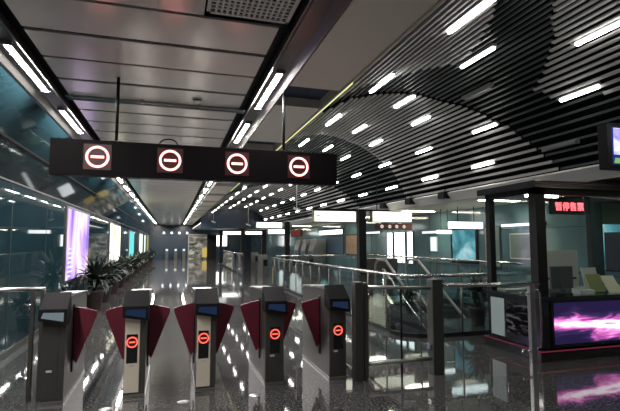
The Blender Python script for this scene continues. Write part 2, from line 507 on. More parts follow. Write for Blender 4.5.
struct('ceiling_vault_backing', b, M['vback'])
b = MB(); b.box(1.9, 6.3, VE, VE + .15, 2.62, 4.6); struct('wall_header', b, M['farwall'])
b = MB(); b.box(1.9, 6.3, VE + .15, Y1, 2.95, 3.05); struct('ceiling_far', b, M['ceilpanel'])

tb = MB(); tb.box(-.024, .024, 0, .66, -.022, .01); tubeV = tb.mesh('tube', M['tube'], .004)
hb = MB(); hb.box(-.04, .04, -.02, .72, .01, .05); housV = hb.mesh('housing', M['unlit'])
tub_off = tb.mesh('tube', M['unlit'], .004)
rows = [('first', .80, [1.4, 3.2, 5.1, 7.0, 8.85]), ('second', 2.03, [.6, 2.6, 4.67, 6.65, 8.65]), ('third', 3.0, [1.7, 3.68, 5.95, 7.76, 9.9]),
        ('fourth', 3.97, [.7, 2.8, 4.84, 6.98, 9.2]), ('fifth', 4.71, [1.5, 3.5, 5.62, 7.57, 9.58])]
for rn, s, st in rows:
    y = st[-1] + 2.08
    while y < VE - 1: st.append(y); y += 2.08
    p, t, n = prof(s)
    for k, y in enumerate(st):
        off = (rn == 'third' and k == 2) or (rn == 'fifth' and k == 2)
        lab = ('unlit grey tube set in the slatted vault, %s row from the corridor' % rn) if off else \
            'short lit tube in the slatted vault, %s row from the corridor, %s along it' % (rn, ORD[k])
        r = thing('vault_lamp', lab, 'lamp', (p.x + n.x * .01, y, p.y + n.y * .01), 'tube lamps set in the slatted vault')
        r.rotation_euler.y = -math.atan2(t.y, t.x)
        o = bpy.data.objects.new('tube', tub_off if off else tubeV); C.objects.link(o); o.parent = r
        if y < 16:
            o = bpy.data.objects.new('housing', housV); C.objects.link(o); o.parent = r

# bulkhead and low ceiling on the right
b = MB()
b.prism([(6.02, 2.74), (6.16, 2.55), (6.2, 2.6), (6.1, 2.78)], 'y', Y0, Y1)
struct('trim_6', b, M['white'])
b = MB(); b.box(6.15, 7.9, Y0, Y1, 2.55, 2.62); struct('ceiling_low', b, M['cream'])
b = MB(); b.box(6.16, 8.0, Y0, Y1, 2.95, 3.0); struct('ceiling_top', b, M['void'])
dl = MB(); dl.box(-.5, .5, -.06, .06, -.012, 0)
dlm = dl.mesh('downlight', M['warmled'])
for k, (x, y) in enumerate([(7.0, 3.2), (7.0, 8.6), (7.05, 12.2), (7.0, 15.5), (7.0, 19.5), (7.0, 25), (7.0, 31), (7.0, 38)]):
    o = bpy.data.objects.new('downlight', dlm); C.objects.link(o); o.location = (x, y, 2.55)
    tag(o, 'slim warm light panel in the low side ceiling, %s from the viewer' % ORD[k], 'light', 'warm panels in the low side ceiling')
for k, (y, z) in enumerate([(9.26, 2.69), (10.85, 2.69), (12.41, 2.69), (15.6, 2.69)]):
    r = thing('spotlight', 'black box spotlight under the lower edge of the slatted vault, %s from the kiosk' % ORD[k], 'spotlight', (6.02, y, z), 'black box spotlights under the vault edge')
    b = MB(); b.box(-.09, .09, -.13, .13, -.07, .09); b.build('housing', M['matblack'], r, .01)
    b = MB(); b.tube([(0, 0, .09), (.06, 0, .16)], .015, 8); b.build('bracket', M['darksteel'], r)

# ------------------------------------------------------------------ ceiling fittings
r = thing('air_grille', 'white slotted air grille set in the metal ceiling panels', 'vent', (.545, 3.255, ZC))
b = MB()
x0, x1, y0, y1 = -.33, .33, -.29, .3
b.box(x0, x1, y0, y0 + .03, 0, .015); b.box(x0, x1, y1 - .03, y1, 0, .015); b.box(x0, x0 + .03, y0, y1, 0, .015); b.box(x1 - .03, x1, y0, y1, 0, .015)
b.build('frame', M['white'], r)
b = MB()
for i in range(1, 14): xx = x0 + .03 + (x1 - x0 - .06) * i / 14; b.box(xx - .009, xx + .009, y0 + .03, y1 - .03, .002, .014)
for i in range(1, 10): yy = y0 + .03 + (y1 - y0 - .06) * i / 10; b.box(x0 + .03, x1 - .03, yy - .010, yy + .010, .003, .013)
b.build('grid', M['white'], r)
b = MB(); b.box(x0, x1, y0, y1, .05, .06); b.build('duct_backing', M['vback'], r)

r = thing('smoke_detector', 'small round white detector on the ceiling panels above the hanging sign', 'detector', (.26, 5.8, ZC))
b = MB(); b.lathe([(.001, -.045), (.03, -.045), (.045, -.03), (.05, -.012), (.065, -.01), (.065, 0)], 20); b.build('body', M['white'], r)
b = MB(); b.lathe([(.048, -.026), (.052, -.02), (.052, -.014)], 20); b.build('vent_ring', M['matblack'], r)
r = thing('conduit', 'pair of thin steel pipes crossing under the metal ceiling', 'pipe', (0, 6.05, ZC + .004))
b = MB(); b.tube([(-1.28, 0, -.03), (.9, 0, -.03)], .014, 8); b.build('pipe', M['steel'], r)
b = MB(); b.tube([(-1.28, .1, -.03), (.9, .1, -.03)], .014, 8); b.build('pipe', M['steel'], r)
for x in (-1.2, -.4, .3, .8):
    b = MB(); b.box(x - .015, x + .015, -.03, .13, -.03, 0); b.build('bracket', M['steel'], r)

# ------------------------------------------------------------------ hanging gate sign
r = thing('overhead_sign', 'long black sign box with four red no-entry rings hanging above the gates', 'sign', (.34, 5.2, 2.49))
b = MB(); b.box(-1.56, 1.56, 0, .14, -.19, .19); b.build('panel', M['signblack'], r, .006)
def no_entry(parent, x, z, y, R, mat, tile=True, tw=None):
    if tile:
        b = MB(); q = tw or R * 1.15; b.box(x - q, x + q, y, y + .004, z - q, z + q)
        tl = b.build('led_tile', M['ledtile'], parent)
    b = MB(); b.ring(x, z, y - .006, R, R * .80, .005, 36); b.box(x - R * .55, x + R * .55, y - .006, y - .001, z - R * .11, z + R * .11)
    return b.build('no_entry_symbol', mat, parent)
for x in (-.77, -.04, .69, 1.42): no_entry(r, x - .34, .01, -.004, .115, M['ringcore'], tw=.135)
for x in (-.60, 1.25):
    b = MB(); b.tube([(x - .34, .07, .19), (x - .34, .07, ZC - 2.49 + .1)], .017, 10); b.build('hanger_rod', M['matblack'], r)
    b = MB(); b.box(x - .40, x - .28, .03, .11, .19, .2); b.build('clamp_plate', M['darksteel'], r)
b = MB(); b.tube([(-.40 + .10 * math.cos(a) + .0, .07, .19 + .07 * math.sin(a)) for a in [PI * i / 10 for i in range(11)]], .008, 6); b.build('cable', M['matblack'], r)

# ------------------------------------------------------------------ ticket gates
def gate(X, front, flaps, label, symbol=True, screen='screenblue', ang=0):
    r = thing('ticket_gate', label, 'ticket gate', (X, 5.24, 0), 'row of ticket gates')
    w = .106
    b = MB()
    b.prism([(0, 0), (0, .80), (.02, .86), (.12, 1.02), (.34, 1.033), (1.12, .992), (1.17, .95), (1.17, 0)], 'x', -w, w)
    b.build('cabinet', M['darksteel'], r, .008)
    # rounded lower plinth
    b = MB(); b.box(-w - .004, w + .004, -.004, 1.174, 0, .03); b.build('plinth', M['steel'], r, .004)
    # front face plate
    b = MB(); b.box(-w + .004, w - .062, -.006, .002, .05, .84); b.build('front_panel', front, r, .002)
    # head: black sloping reader hood with a skewed chin
    b = MB()
    v = [(-.128, -.10, .835), (.128, -.10, .79), (.128, .03, .77), (-.128, .03, .815),
         (-.128, -.075, .945), (.128, -.075, .94), (-.122, .13, 1.09), (.122, .13, 1.09), (-.13, .13, .85), (.13, .13, .85)]
    b.add(v, [(0, 1, 5, 4), (0, 3, 2, 1), (4, 5, 7, 6), (3, 8, 9, 2), (0, 4, 6, 8, 3), (1, 2, 9, 7, 5), (6, 7, 9, 8)])
    b.build('reader_hood', M['hood'], r, .004)
    b = MB(); b.add([(-.100, -.100, .862), (.100, -.100, .822), (.100, -.085, .908), (-.085, -.085, .912),
                     (-.100, -.092, .862), (.100, -.092, .822), (.100, -.077, .908), (-.085, -.077, .912)],
                    [(0, 1, 2, 3), (7, 6, 5, 4), (0, 4, 5, 1), (1, 5, 6, 2), (2, 6, 7, 3), (3, 7, 4, 0)])
    b.build('screen', M[screen], r)
    b = MB(); b.prism([(.132, 1.035), (.132, 1.085), (.30, 1.06), (1.13, 1.01), (1.18, .97), (1.17, .955), (1.12, .995), (.35, 1.035)], 'x', -w - .012, w + .012)
    b.build('top_cover', M['steel'], r, .005)
    if symbol:
        sx = -.03 if front is M['beige'] else .0
        b = MB(); b.box(sx - .055, sx + .055, -.010, -.004, .35, .645); b.build('display_plate', M['black'], r, .002)
        no_entry(r, sx, .565, -.0115, .056, M['ringsmall'], tw=.056)
    b = MB(); b.box(-.055, -.005, -.009, -.005, .315, .335); b.build('label_plate', M['label'], r)
    for sd in flaps:
        b = MB()
        n_ = 8; ft = []
        # fan-shaped wing: arc top edge, slanting free edge
        ft.append((0, .36)); ft.append((0, .905))
        for i in range(1, n_ + 1): a = i / n_; ft.append((.238 * a, .905 - .055 * a ** 1.5))
        ft.append((.234, .80)); ft.append((.045, .30))
        b.prism([(sd * (w + x), z) for x, z in ft], 'y', .36, .385)
        b.build('flap', M['maroon'], r, .006)
        b = MB(); b.box(*sorted((sd * (w - .005), sd * (w + .012))), .34, .405, .22, .93); b.build('flap_slot', M['matblack'], r)
    return r
GX = [-1.115, -.345, .385, 1.15, 1.915]
gate(GX[0], M['darksteel'], [1], 'dark ticket gate without a red ring, leftmost, beside the glass fence', False, 'screenpale')
gate(GX[1], M['beige'], [-1, 1], 'pale-fronted ticket gate nearest the potted plants, second from the left')
gate(GX[2], M['beige'], [-1, 1], 'pale-fronted ticket gate in the middle of the row')
gate(GX[3], M['darksteel'], [-1, 1], 'dark-fronted ticket gate with red ring and two maroon wings')
gate(GX[4], M['darksteel'], [-1], 'dark-fronted ticket gate with red ring, rightmost, beside the barrier post')
# brass floor marks in front of the lanes
for k, x in enumerate((-.68, .05, .78)):
    b = MB(); b.lathe([(.001, .004), (.045, .004), (.05, 0)], 16)
    o = b.build('floor_stud', M['steel']); o.location = (x + .1, 4.95, 0); o.scale = (1.3, 1, 1)
    tag(o, 'small metal floor stud before the lane, %s from the left' % ORD[k], 'floor stud', 'floor studs before the gates')

# ------------------------------------------------------------------ fences in line with the gates
r = thing('glass_fence', 'glass fence panel between the left wall and the leftmost gate', 'fence', (0, 5.42, 0))
for x in (-1.36, -1.27):
    b = MB(); b.box(x - .018, x + .018, -.03, .03, 0, 1.12); b.build('post', M['darksteel'], r, .004)
b = MB(); b.tube([(-2.2, 0, 1.125), (-1.25, 0, 1.125)], .022, 10); b.build('top_rail', M['steel'], r)
b = MB(); b.box(-2.17, -1.40, -.006, .006, .12, 1.03); b.build('glass_pane', M['glassd'], r)
for z in (.95, .22):
    b = MB(); b.tube([(-1.43, 0, z), (-1.36, 0, z)], .02, 8); b.tube([(-1.44, -.015, z), (-1.44, .015, z)], .03, 12); b.build('clamp', M['chrome'], r)

r = thing('barrier_gate', 'steel and glass swing barrier beside the rightmost ticket gate', 'barrier', (0, 5.12, 0))
b = MB(); b.box(2.07, 2.17, -.06, .06, 0, 1.14); b.build('post', M['post'], r, .008)
b = MB(); b.box(2.19, 2.24, -.04, .04, .0, 1.13); b.build('post', M['darksteel'], r, .006)
b = MB(); b.box(3.09, 3.24, -.07, .07, 0, 1.15); b.build('post', M['post'], r, .012)
b = MB(); b.tube([(2.24, 0, 1.075), (3.09, 0, 1.04)], .022, 10); b.build('top_rail', M['steel'], r)
b = MB(); b.tube([(2.24, 0, .18), (3.09, 0, .18)], .025, 10); b.build('bottom_rail', M['steel'], r)
b = MB(); b.box(2.29, 3.04, -.005, .005, .21, 1.03); b.build('glass_pane', M['glass'], r)
b = MB(); b.box(2.68, 2.70, -.01, .01, .0, 1.05); b.build('mullion', M['matblack'], r)
b = MB(); b.box(3.06, 3.09, -.03, .03, .30, .36); b.build('hinge', M['chrome'], r)
b = MB(); b.box(2.24, 2.27, -.03, .03, .93, .99); b.build('hinge', M['chrome'], r)

r = thing('rail_fence', 'steel handrail fence running from the barrier post to the kiosk', 'fence', (0, 5.12, 0))
b = MB(); b.tube([(3.24, 0, 1.07), (4.76, 0, 1.05)], .026, 12); b.build('top_rail', M['chrome'], r)
b = MB(); b.box(4.59, 4.67, -.03, .03, 0, 1.04); b.build('post', M['steel'], r, .006)
b = MB(); b.box(3.30, 4.54, -.005, .005, .12, .98); b.build('glass_pane', M['glass'], r)
for z in (.93, .17):
    b = MB(); b.tube([(4.50, 0, z), (4.60, 0, z)], .02, 8); b.tube([(4.49, -.02, z), (4.49, .02, z)], .035, 12); b.build('clamp', M['chrome'], r)
b = MB(); b.tube([(4.66, -.01, .98), (4.73, -.01, .97), (4.765, -.01, .92), (4.77, -.01, .3), (4.75, -.01, .22), (4.66, -.01, .19)], .013, 8); b.build('pull_handle', M['chrome'], r)

# ------------------------------------------------------------------ balustrades round the stair well
def balustrade(label, path, zt, n_posts, group=None, mat='glassd', kerb=True):
    r = thing('balustrade', label, 'balustrade', (path[0][0], path[0][1], 0), group)
    ox, oy = path[0]
    P3 = [Vector((x - ox, y - oy, 0)) for x, y in path]
    b = MB(); b.tube([(p.x, p.y, zt) for p in P3], .028, 10); b.build('handrail', M['chrome'], r)
    b = MB(); g = MB()
    for a, c in zip(P3, P3[1:]):
        d = (c - a).normalized(); nn = Vector((-d.y, d.x, 0))
        for w_, z0, z1, bb in ((.02, 0, .07, b), (.006, .07, zt - .07, g)):
            if bb is b and not kerb: continue
            v = [a + nn * w_, a - nn * w_, c - nn * w_, c + nn * w_]
            bb.prism([(q.x, q.y) for q in v], 'z', z0, z1)
    if kerb: b.build('kerb', M['matblack'], r)
    g.build('glass_pane', M[mat], r)
    tot = sum((c - a).length for a, c in zip(P3, P3[1:]))
    for i in range(n_posts):
        d = tot * (i + .5) / n_posts
        for a, c in zip(P3, P3[1:]):
            L = (c - a).length
            if d <= L: q = a + (c - a) * d / L; break
            d -= L
        b = MB(); b.tube([(q.x, q.y, .0), (q.x, q.y, zt)], .016, 8); b.build('post', M['darksteel'], r)
    return r
corner = [(3.75 + .55 - .55 * math.cos(a), 7.0 + .55 - .55 * math.sin(a)) for a in [PI / 2 * i / 6 for i in range(7)]]
balustrade('long chrome-railed glass balustrade curving in front of the escalator and behind the kiosk', [(3.72, 17.5)] + corner + [(7.6, 6.98)], 1.04, 18)
balustrade('straight glass balustrade between the escalator and the right wall', [(7.3, 8.2), (7.3, 17.2)], 1.15, 9)
balustrade('far glass balustrade crossing behind the escalator top', [(3.9, 17.6), (7.7, 17.6)], 1.1, 3, kerb=False)
balustrade('short glass balustrade at the corridor side of the distant gates', [(3.3, 22.5), (3.5, 33.0)], 1.05, 4, kerb=False)

# ------------------------------------------------------------------ escalator
r = thing('escalator', 'escalator descending towards the viewer between chrome-edged glass sides', 'escalator', (6.2, 11.75, 0))
sl = math.tan(math.radians(31))
b = MB()
for i in range(16):
    y0 = -.3 - i * .4 * .5; z = -(i + 1) * .4 * .5 * sl
    b.box(-.42, .42, y0 - .2, y0, z - .12, z)
b.build('steps', M['escal'], r)
for sx in (-.5, .5):
    b = MB(); b.prism([(.5, 0), (.5, 1.08), (-.05, 1.08), (-2.9, 1.08 - 2.85 * sl), (-2.9, -2.85 * sl - .2), (-.1, -.1)], 'x', sx - .008, sx + .008); b.build('glass_side', M['glassd'], r)
    b = MB(); b.tube([(sx, .55, .2), (sx, .66, .5), (sx, .62, .95), (sx, .45, 1.12), (sx, -.05, 1.12), (sx, -2.9, 1.12 - 2.85 * sl)], .035, 10); b.build('handrail', M['rubber'], r)
    b = MB(); b.prism([(.7, 0), (.7, .2), (-.05, .2), (-2.9, .2 - 2.85 * sl), (-2.9, -2.85 * sl - .3), (-.1, -.1)], 'x', sx - .05, sx + .05); b.build('skirt', M['steel'], r, .004)
b = MB(); b.box(-.42, .42, -.3, .9, -.04, .012); b.build('landing_plate', M['steel'], r)
r = thing('machine_cabinet', 'grey metal cabinet standing behind the escalator top', 'cabinet', (6.25, 13.1, 0))
b = MB(); b.box(-.55, .55, 0, .6, 0, 1.12); b.build('body', M['escbox'], r, .01)
b = MB(); b.box(-.5, -.01, -.01, 0, .1, 1.05); b.build('door', M['escbox'], r, .003)
b = MB(); b.box(.01, .5, -.01, 0, .1, 1.05); b.build('door', M['escbox'], r, .003)
# second flight: stairs in the near well
r = thing('stair_flight', 'dark stairs going down inside the near glass-railed well', 'stairs', (4.5, 10.6, 0))
b = MB()
for i in range(11): b.box(-.58, .6, -.3 * (i + 1), -.3 * i, -.17 * (i + 1) - .1, -.17 * (i + 1))
b.build('treads', M['matblack'], r)
b = MB(); b.tube([(.6, 0, .95), (.6, -3.3, .95 - 1.87)], .02, 8); b.tube([(.6, 0, -.1), (.6, 0, .95)], .02, 8); b.tube([(.6, -3.2, -1.9), (.6, -3.2, -.87)], .018, 8); b.build('handrail', M['chrome'], r)

# ------------------------------------------------------------------ kiosk
KX, KY = 4.84, 5.2
r = thing('ticket_kiosk', 'black framed glass ticket kiosk with magenta light picture', 'kiosk', (KX, KY, 0))
W, D = 3.05, 1.08
b = MB(); b.box(0, W, 0, D, .16, .80); b.build('base', M['kiosk'], r, .006)
b = MB(); b.box(-.05, W, -.05, D + .05, 0, .15); b.build('plinth', M['kiosk'], r, .01)
b = MB(); b.box(-.054, W, -.054, -.049, .128, .142); b.box(-.054, -.049, -.054, D + .05, .128, .142); b.build('red_edge_line', M['redline'], r)
b = MB(); b.box(-.03, W, -.04, .30, .80, .86); b.box(-.03, .12, .30, D, .80, .86); b.build('counter', M['black'], r, .006)
for (x0, x1, y0, y1) in ((0, .16, 0, .14), (0, .10, D - .1, D), (2.06, 2.32, D - .1, D), (W - .1, W, 0, .12)):
    b = MB(); b.box(x0, x1, y0, y1, .80, 2.37); b.build('post', M['matblack'], r, .004)
b = MB(); b.prism([(-.12, -.12), (W, -.12), (W, D + .2), (-.06, D + .12)], 'z', 2.36, 2.46); b.build('roof', M['kiosk'], r, .004)
b = MB(); b.box(-.11, W, -.126, -.121, 2.425, 2.433); b.build('roof_edge_line', pbr('roof_edge_red', (.12, .01, .03), .4), r)
b = MB(); b.box(.0, W, .0, .05, 2.28, 2.37); b.box(.0, .05, 0, D, 2.3, 2.37); b.box(0, W, D - .05, D, 2.3, 2.37); b.build('head_rail', M['matblack'], r)
b = MB(); b.box(.19, W - .1, .05, .062, .86, 2.28); b.build('front_pane', M['glass'], r)
b = MB(); b.box(.04, .052, .14, .62, .86, 2.3); b.build('side_pane', M['glass'], r)
b = MB(); b.box(.04, .052, .63, D - .1, .86, 2.3); b.build('side_pane', M['glass'], r)
b = MB(); b.box(.10, 2.30, D - .04, D - .028, .86, 2.3); b.build('back_pane', M['glass'], r)
b = MB(); b.box(2.1, W, D - .02, D, 1.93, 2.3); b.build('valance_panel', M['olive'], r)
b = MB(); b.box(.10, W, D - .3, D - .06, .80, .88); b.build('rear_desk', M['desk'], r, .004)
lb = thing  # light picture on the front
b = MB(); b.box(.17, 1.85, -.022, 0, .17, .83 - .03); b.build('light_box_frame', M['black'], r, .004)
b = MB(); b.box(0, 1.60, -.012, 0, 0, .56); o = b.build('light_picture', M['ad_magenta'], r); o.location = (.21, -.024, .215)
b = MB(); b.box(-.012, -.001, .70, D - .08, .20, .76); o = b.build('frosted_panel', M['frost'], r)
b = MB(); b.box(-.010, -.001, .10, .66, .28, .72); b.build('graphic_panel', M['ad_ghost'], r)

b = MB(); b.box(.5, 1.1, .70, .76, 2.33, 2.36); b.build('ceiling_lamp', M['tube'], r)
r = thing('led_sign', 'red LED text sign hanging behind the kiosk front glass', 'sign', (5.66, 5.42, 2.13))
b = MB(); b.box(-.34, .34, 0, .05, -.11, .11); b.build('housing', M['matblack'], r, .004)
cu = bpy.data.curves.new('led_text', 'FONT'); cu.body = '\u6682\u505c\u552e\u7968'; cu.size = .136; cu.align_x = 'CENTER'; cu.align_y = 'CENTER'; cu.extrude = .001; cu.offset = .0005
to = bpy.data.objects.new('led_text_src', cu); C.objects.link(to)
bpy.context.view_layer.update()
me = bpy.data.meshes.new_from_object(to.evaluated_get(bpy.context.evaluated_depsgraph_get()))
bpy.data.objects.remove(to)
me.materials.clear(); me.materials.append(M['redtext'])
o = bpy.data.objects.new('led_text', me); C.objects.link(o); o.parent = r; o.rotation_euler.x = PI / 2; o.location = (0, -.004, 0)
b = MB(); b.tube([(-.3, .025, .12), (-.3, .025, .17)], .008, 6); b.tube([(.3, .025, .12), (.3, .025, .17)], .008, 6); b.build('hanger_rod', M['darksteel'], r)

# things on the kiosk counter
r = thing('computer_monitor', 'black computer monitor seen from behind on the kiosk counter', 'monitor', (5.45, 5.42, .86))
b = MB(); b.box(-.20, .20, -.015, .02, .08, .40); b.build('screen_back', M['monitor'], r, .01)
b = MB(); b.box(-.03, .03, -.03, -.01, .02, .2); b.build('stand', M['monitor'], r)
b = MB(); b.prism([(-.12, -.08), (.12, -.08), (.1, .07), (-.1, .07)], 'z', 0, .02); b.build('base', M['monitor'], r, .003)
r = thing('ticket_printer', 'pale grey boxy printer behind the black monitor in the kiosk', 'printer', (5.98, 6.06, .88))
b = MB(); b.prism([(-.11, 0), (.11, 0), (.11, .48), (.04, .60), (-.11, .60)], 'x', -.36, .36); b.build('body', M['paper'], r, .012)
b = MB(); b.box(-.3, .3, -.116, -.11, .14, .17); b.build('paper_slot', M['matblack'], r)
r = thing('keypad', 'small black keypad with a curled cable on the kiosk counter', 'keypad', (5.25, 5.30, .86))
b = MB(); b.prism([(-.05, 0), (.05, 0), (.05, .035), (-.05, .02)], 'x', -.08, .08); b.build('body', M['matblack'], r, .004)
b = MB(); b.tube([(.08 + .03 * i, .02 * math.sin(i * 1.7), .012 + .012 * (i % 2)) for i in range(7)], .006, 6); b.build('cable', M['matblack'], r)
r = thing('card_tray', 'white document tray between monitor and green leaflets', 'tray', (5.80, 5.38, .86))
b = MB(); b.box(-.13, .13, -.08, .08, 0, .02); b.box(-.13, .13, .06, .08, .02, .09); b.box(-.13, -.12, -.08, .08, .02, .06); b.box(.12, .13, -.08, .08, .02, .06); b.build('tray', M['paper'], r, .003)
b = MB(); b.box(-.11, .11, -.07, .05, .02, .05); b.build('paper_stack', M['label'], r)
for k, (x, y, dz, m, lab, rx) in enumerate([(6.10, 5.40, 0, 'greencard', 'green leaflet holder standing on the kiosk counter', .25), (6.20, 5.56, .03, 'paper', 'white notice card standing behind the green leaflets', .15)]):
    r = thing('leaflet_holder', lab, 'leaflets', (x, y, .86))
    b = MB(); b.add([(-.14, 0, .01), (.14, 0, .01), (.14, .08, .27 + dz * 3), (-.14, .08, .27 + dz * 3), (-.14, .02, .0), (.14, .02, .0), (.14, .1, .27 + dz * 3), (-.14, .1, .27 + dz * 3)],
                    [(0, 1, 2, 3), (7, 6, 5, 4), (0, 4, 5, 1), (1, 5, 6, 2), (2, 6, 7, 3), (3, 7, 4, 0)]); b.build('leaflet', M[m], r)
    b = MB(); b.box(-.15, .15, .0, .12, 0, .012); b.build('stand', M['matblack'], r)
r = thing('brochure', 'pale yellow brochure leaning on the kiosk counter', 'brochure', (6.42, 5.40, .86), None, -.3)
b = MB(); b.add([(-.10, -.04, .0), (.10, -.04, .0), (.06, .12, .24), (-.14, .12, .24), (-.10, -.02, .0), (.10, -.02, .0), (.06, .135, .235), (-.14, .135, .235)],
                [(0, 1, 2, 3), (7, 6, 5, 4), (0, 4, 5, 1), (1, 5, 6, 2), (2, 6, 7, 3), (3, 7, 4, 0)]); b.build('cover', M['palecard'], r)
b = MB(); b.box(-.05, .05, .05, .12, 0, .12); b.build('support', M['matblack'], r)

# ------------------------------------------------------------------ hanging television
r = thing('hanging_television', 'black hanging television with blue picture above the kiosk', 'television', (5.92, 4.6, 2.89))
b = MB(); b.box(-.44, .60, 0, .14, -.31, .31); b.build('casing', M['matblack'], r, .01)
b = MB(); b.box(-.36, .52, -.004, .001, -.25, .25); b.build('screen', M['tv_navy'], r)
b = MB(); b.prism([(-.34, -.12), (.5, -.12), (.5, .24), (-.33, .24)], 'y', -.008, -.004); b.build('picture', M['tv_blue'], r)
b = MB(); b.prism([(-.34, -.235), (-.225, -.235), (-.205, -.165), (-.32, -.165)], 'y', -.008, -.004); b.build('logo', M['logo'], r)
b = MB()
for i in range(7): b.box(-.19 + i * .035, -.19 + i * .035 + .022, -.008, -.004, -.225, -.185)
b.build('caption', M['tv_blue'], r)
b = MB(); b.tube([(.1, .07, .31), (.1, .07, 1.12)], .03, 10); b.build('ceiling_pole', M['matblack'], r)

# ------------------------------------------------------------------ left wall light boxes
r = thing('advertising_lightbox', 'purple and white lit advertising panel on the left wall', 'advertisement', (-2.2, 12.3, 1.6))
b = MB(); b.box(0, .03, -1.38, 1.42, -.86, .80); b.build('frame', M['darksteel'], r, .004)
b = MB(); b.box(.03, .036, -1.3, 1.34, -.81, .75); b.build('picture', M['ad_purple'], r)
b = MB()
for i in range(7): b.box(.037, .039, -1.2, -.85 + .12 * (i % 3), -.75 + i * .10, -.71 + i * .10)
b.build('caption_lines', M['poster_white'], r)
for (y0, y1, z0, z1, m, lab) in [(18.2, 19.3, .86, 2.32, 'ad_warm', 'cream lit panel strip on the left wall, nearest the purple advertisement'),
                                 (19.6, 21.6, .86, 2.30, 'ad_warm', 'wide cream lit panel on the left wall before the turquoise one'),
                                 (26.2, 29.2, .88, 2.22, 'ad_cyan', 'turquoise lit panel on the left wall'),
                                 (34, 37.5, .85, 2.25, 'ad_pale', 'pale lit panel on the left wall beyond the turquoise one'),
                                 (40, 41.5, .85, 2.25, 'ad_pale', 'narrow pale lit panel on the far left wall'),
                                 (44, 47, .8, 2.3, 'ad_olive', 'olive lit panel at the far end of the left wall')]:
    r = thing('wall_lightbox', lab, 'lit panel', (-2.2, (y0 + y1) / 2, (z0 + z1) / 2))
    h = (y1 - y0) / 2; q = (z1 - z0) / 2
    b = MB(); b.box(0, .03, -h - .06, h + .06, -q - .06, q + .06); b.build('frame', M['darksteel'], r)
    b = MB(); b.box(.03, .036, -h, h, -q, q); b.build('picture', M[m], r)

# ------------------------------------------------------------------ potted plants
def leafmesh(seed, H=.85, n=95, lo=-.31, hi=9):
    rnd = random.Random(seed); b = MB()
    for i in range(n):
        a = rnd.uniform(0, 2 * PI); L = rnd.uniform(.45, .95) * H; lean = rnd.uniform(.15, 1.25); w = rnd.uniform(.025, .055)
        z0 = rnd.uniform(.0, .25) * H
        d = Vector((math.cos(a), math.sin(a), 0)); sd = Vector((-d.y, d.x, 0))
        pts = []; ang = PI / 2 - lean * .35; p = Vector((0, 0, z0)); m = 7
        for k in range(m):
            pts.append(p.copy()); p = p + (d * math.cos(ang) + Vector((0, 0, 1)) * math.sin(ang)) * L / m; ang -= lean * .42
        v = []
        for k, q in enumerate(pts):
            ww = w * math.sin(PI * min(.98, (k + .35) / m)) ; v += [q - sd * ww, q + Vector((0, 0, -ww * .5)), q + sd * ww]
        f = []
        for k in range(m - 1): o = 3 * k; f += [(o, o + 1, o + 4, o + 3), (o + 1, o + 2, o + 5, o + 4)]
        b.add(v, f, 0, True)
    b.v = [(min(max(x, lo), hi), y, z) for x, y, z in b.v]
    return b.mesh('foliage', M['leaf'])
leaves = [leafmesh(i) for i in range(4)] + [leafmesh(9, lo=-.4, hi=.36)]
b = MB(); b.lathe([(.001, 0), (.12, 0), (.125, .02), (.17, .33), (.185, .34), (.185, .38), (.165, .38), (.155, .32)], 24); potm = b.mesh('pot', M['pot'])
b = MB(); b.lathe([(.001, .335), (.157, .33)], 24); soilm = b.mesh('soil', M['soil'])
def plant(x, y, lab, sc_=1, k=0, group='potted plants along the left wall'):
    r = thing('potted_plant', lab, 'plant', (x, y, 0), group)
    r.scale = (sc_,) * 3
    for nm, me, z in (('pot', potm, 0), ('soil', soilm, 0), ('foliage', leaves[k % 5 if k == 4 and x > 0 else k % 4], .34)):
        o = bpy.data.objects.new(nm, me); C.objects.link(o); o.parent = r; o.location.z = z
for k, y in enumerate([9.6, 12.2, 13.9, 15.9, 18.2, 20.5, 23, 26, 29, 32.5, 36, 40, 44]):
    plant(-1.76 if k else -1.86, y, 'potted plant with arching dark leaves at the left wall, %s from the gates' % ORD[k], [.72, 1.24, 1.1, 1.1][min(k, 3)] if k < 4 else 1.0, k)
plant(5.75, 7.78, 'potted plant behind the balustrade nearest the kiosk', .95, 1, 'potted plants behind the balustrade')
plant(5.36, 9.8, 'potted plant behind the balustrade beside the escalator', .6, 4, 'potted plants behind the balustrade')

# ------------------------------------------------------------------ sign pylons
def pylon(y, wl, wr, colx, z0, z1, lab, boxes):
    r = thing('sign_pylon', lab, 'sign', (colx, y, 0), 'black sign columns beyond the gates')
    b = MB(); b.box(-.11, .11, 0, .2, 0, z1 + .05); b.build('column', M['matblack'], r, .006)
    b = MB(); b.box(-.17, .17, -.05, .25, 0, .04); b.build('foot_plate', M['darksteel'], r)
    b = MB(); b.box(wl - colx, wr - colx, .05, .15, z1, z1 + .05); b.build('crossbar', M['matblack'], r, .004)
    for (a, c, zz0, zz1, m) in boxes:
        b = MB(); b.box(a - colx, c - colx, .0, .2, zz0, zz1); bx = b.build('sign_box', M['darksteel'], r, .006)
        b = MB(); b.box(a - colx + .02, c - colx - .02, -.006, .0, zz0 + .02, zz1 - .02); b.build('lit_face', M[m], bx)
    return r
r = pylon(12.3, 3.8, 6.9, 5.28, 2.2, 2.53, 'black sign column with warm white box signs on both sides, behind the escalator balustrade',
          [(3.8, 5.08, 2.19, 2.52, 'signlit'), (5.58, 6.88, 2.21, 2.54, 'signlit')])
b = MB(); b.box(.40, 1.62, .02, .14, 1.99, 2.18); bx = b.build('exit_box', M['brown'], r, .004)
b = MB()
for i, x in enumerate((.62, .87, 1.10, 1.34)):
    b.ring(x, 2.085, .012, .05, .032, .004, 16)
    b.box(x - .012, x + .012, .012, .016, 2.05, 2.12)
b.build('exit_marks', M['icon'], bx)
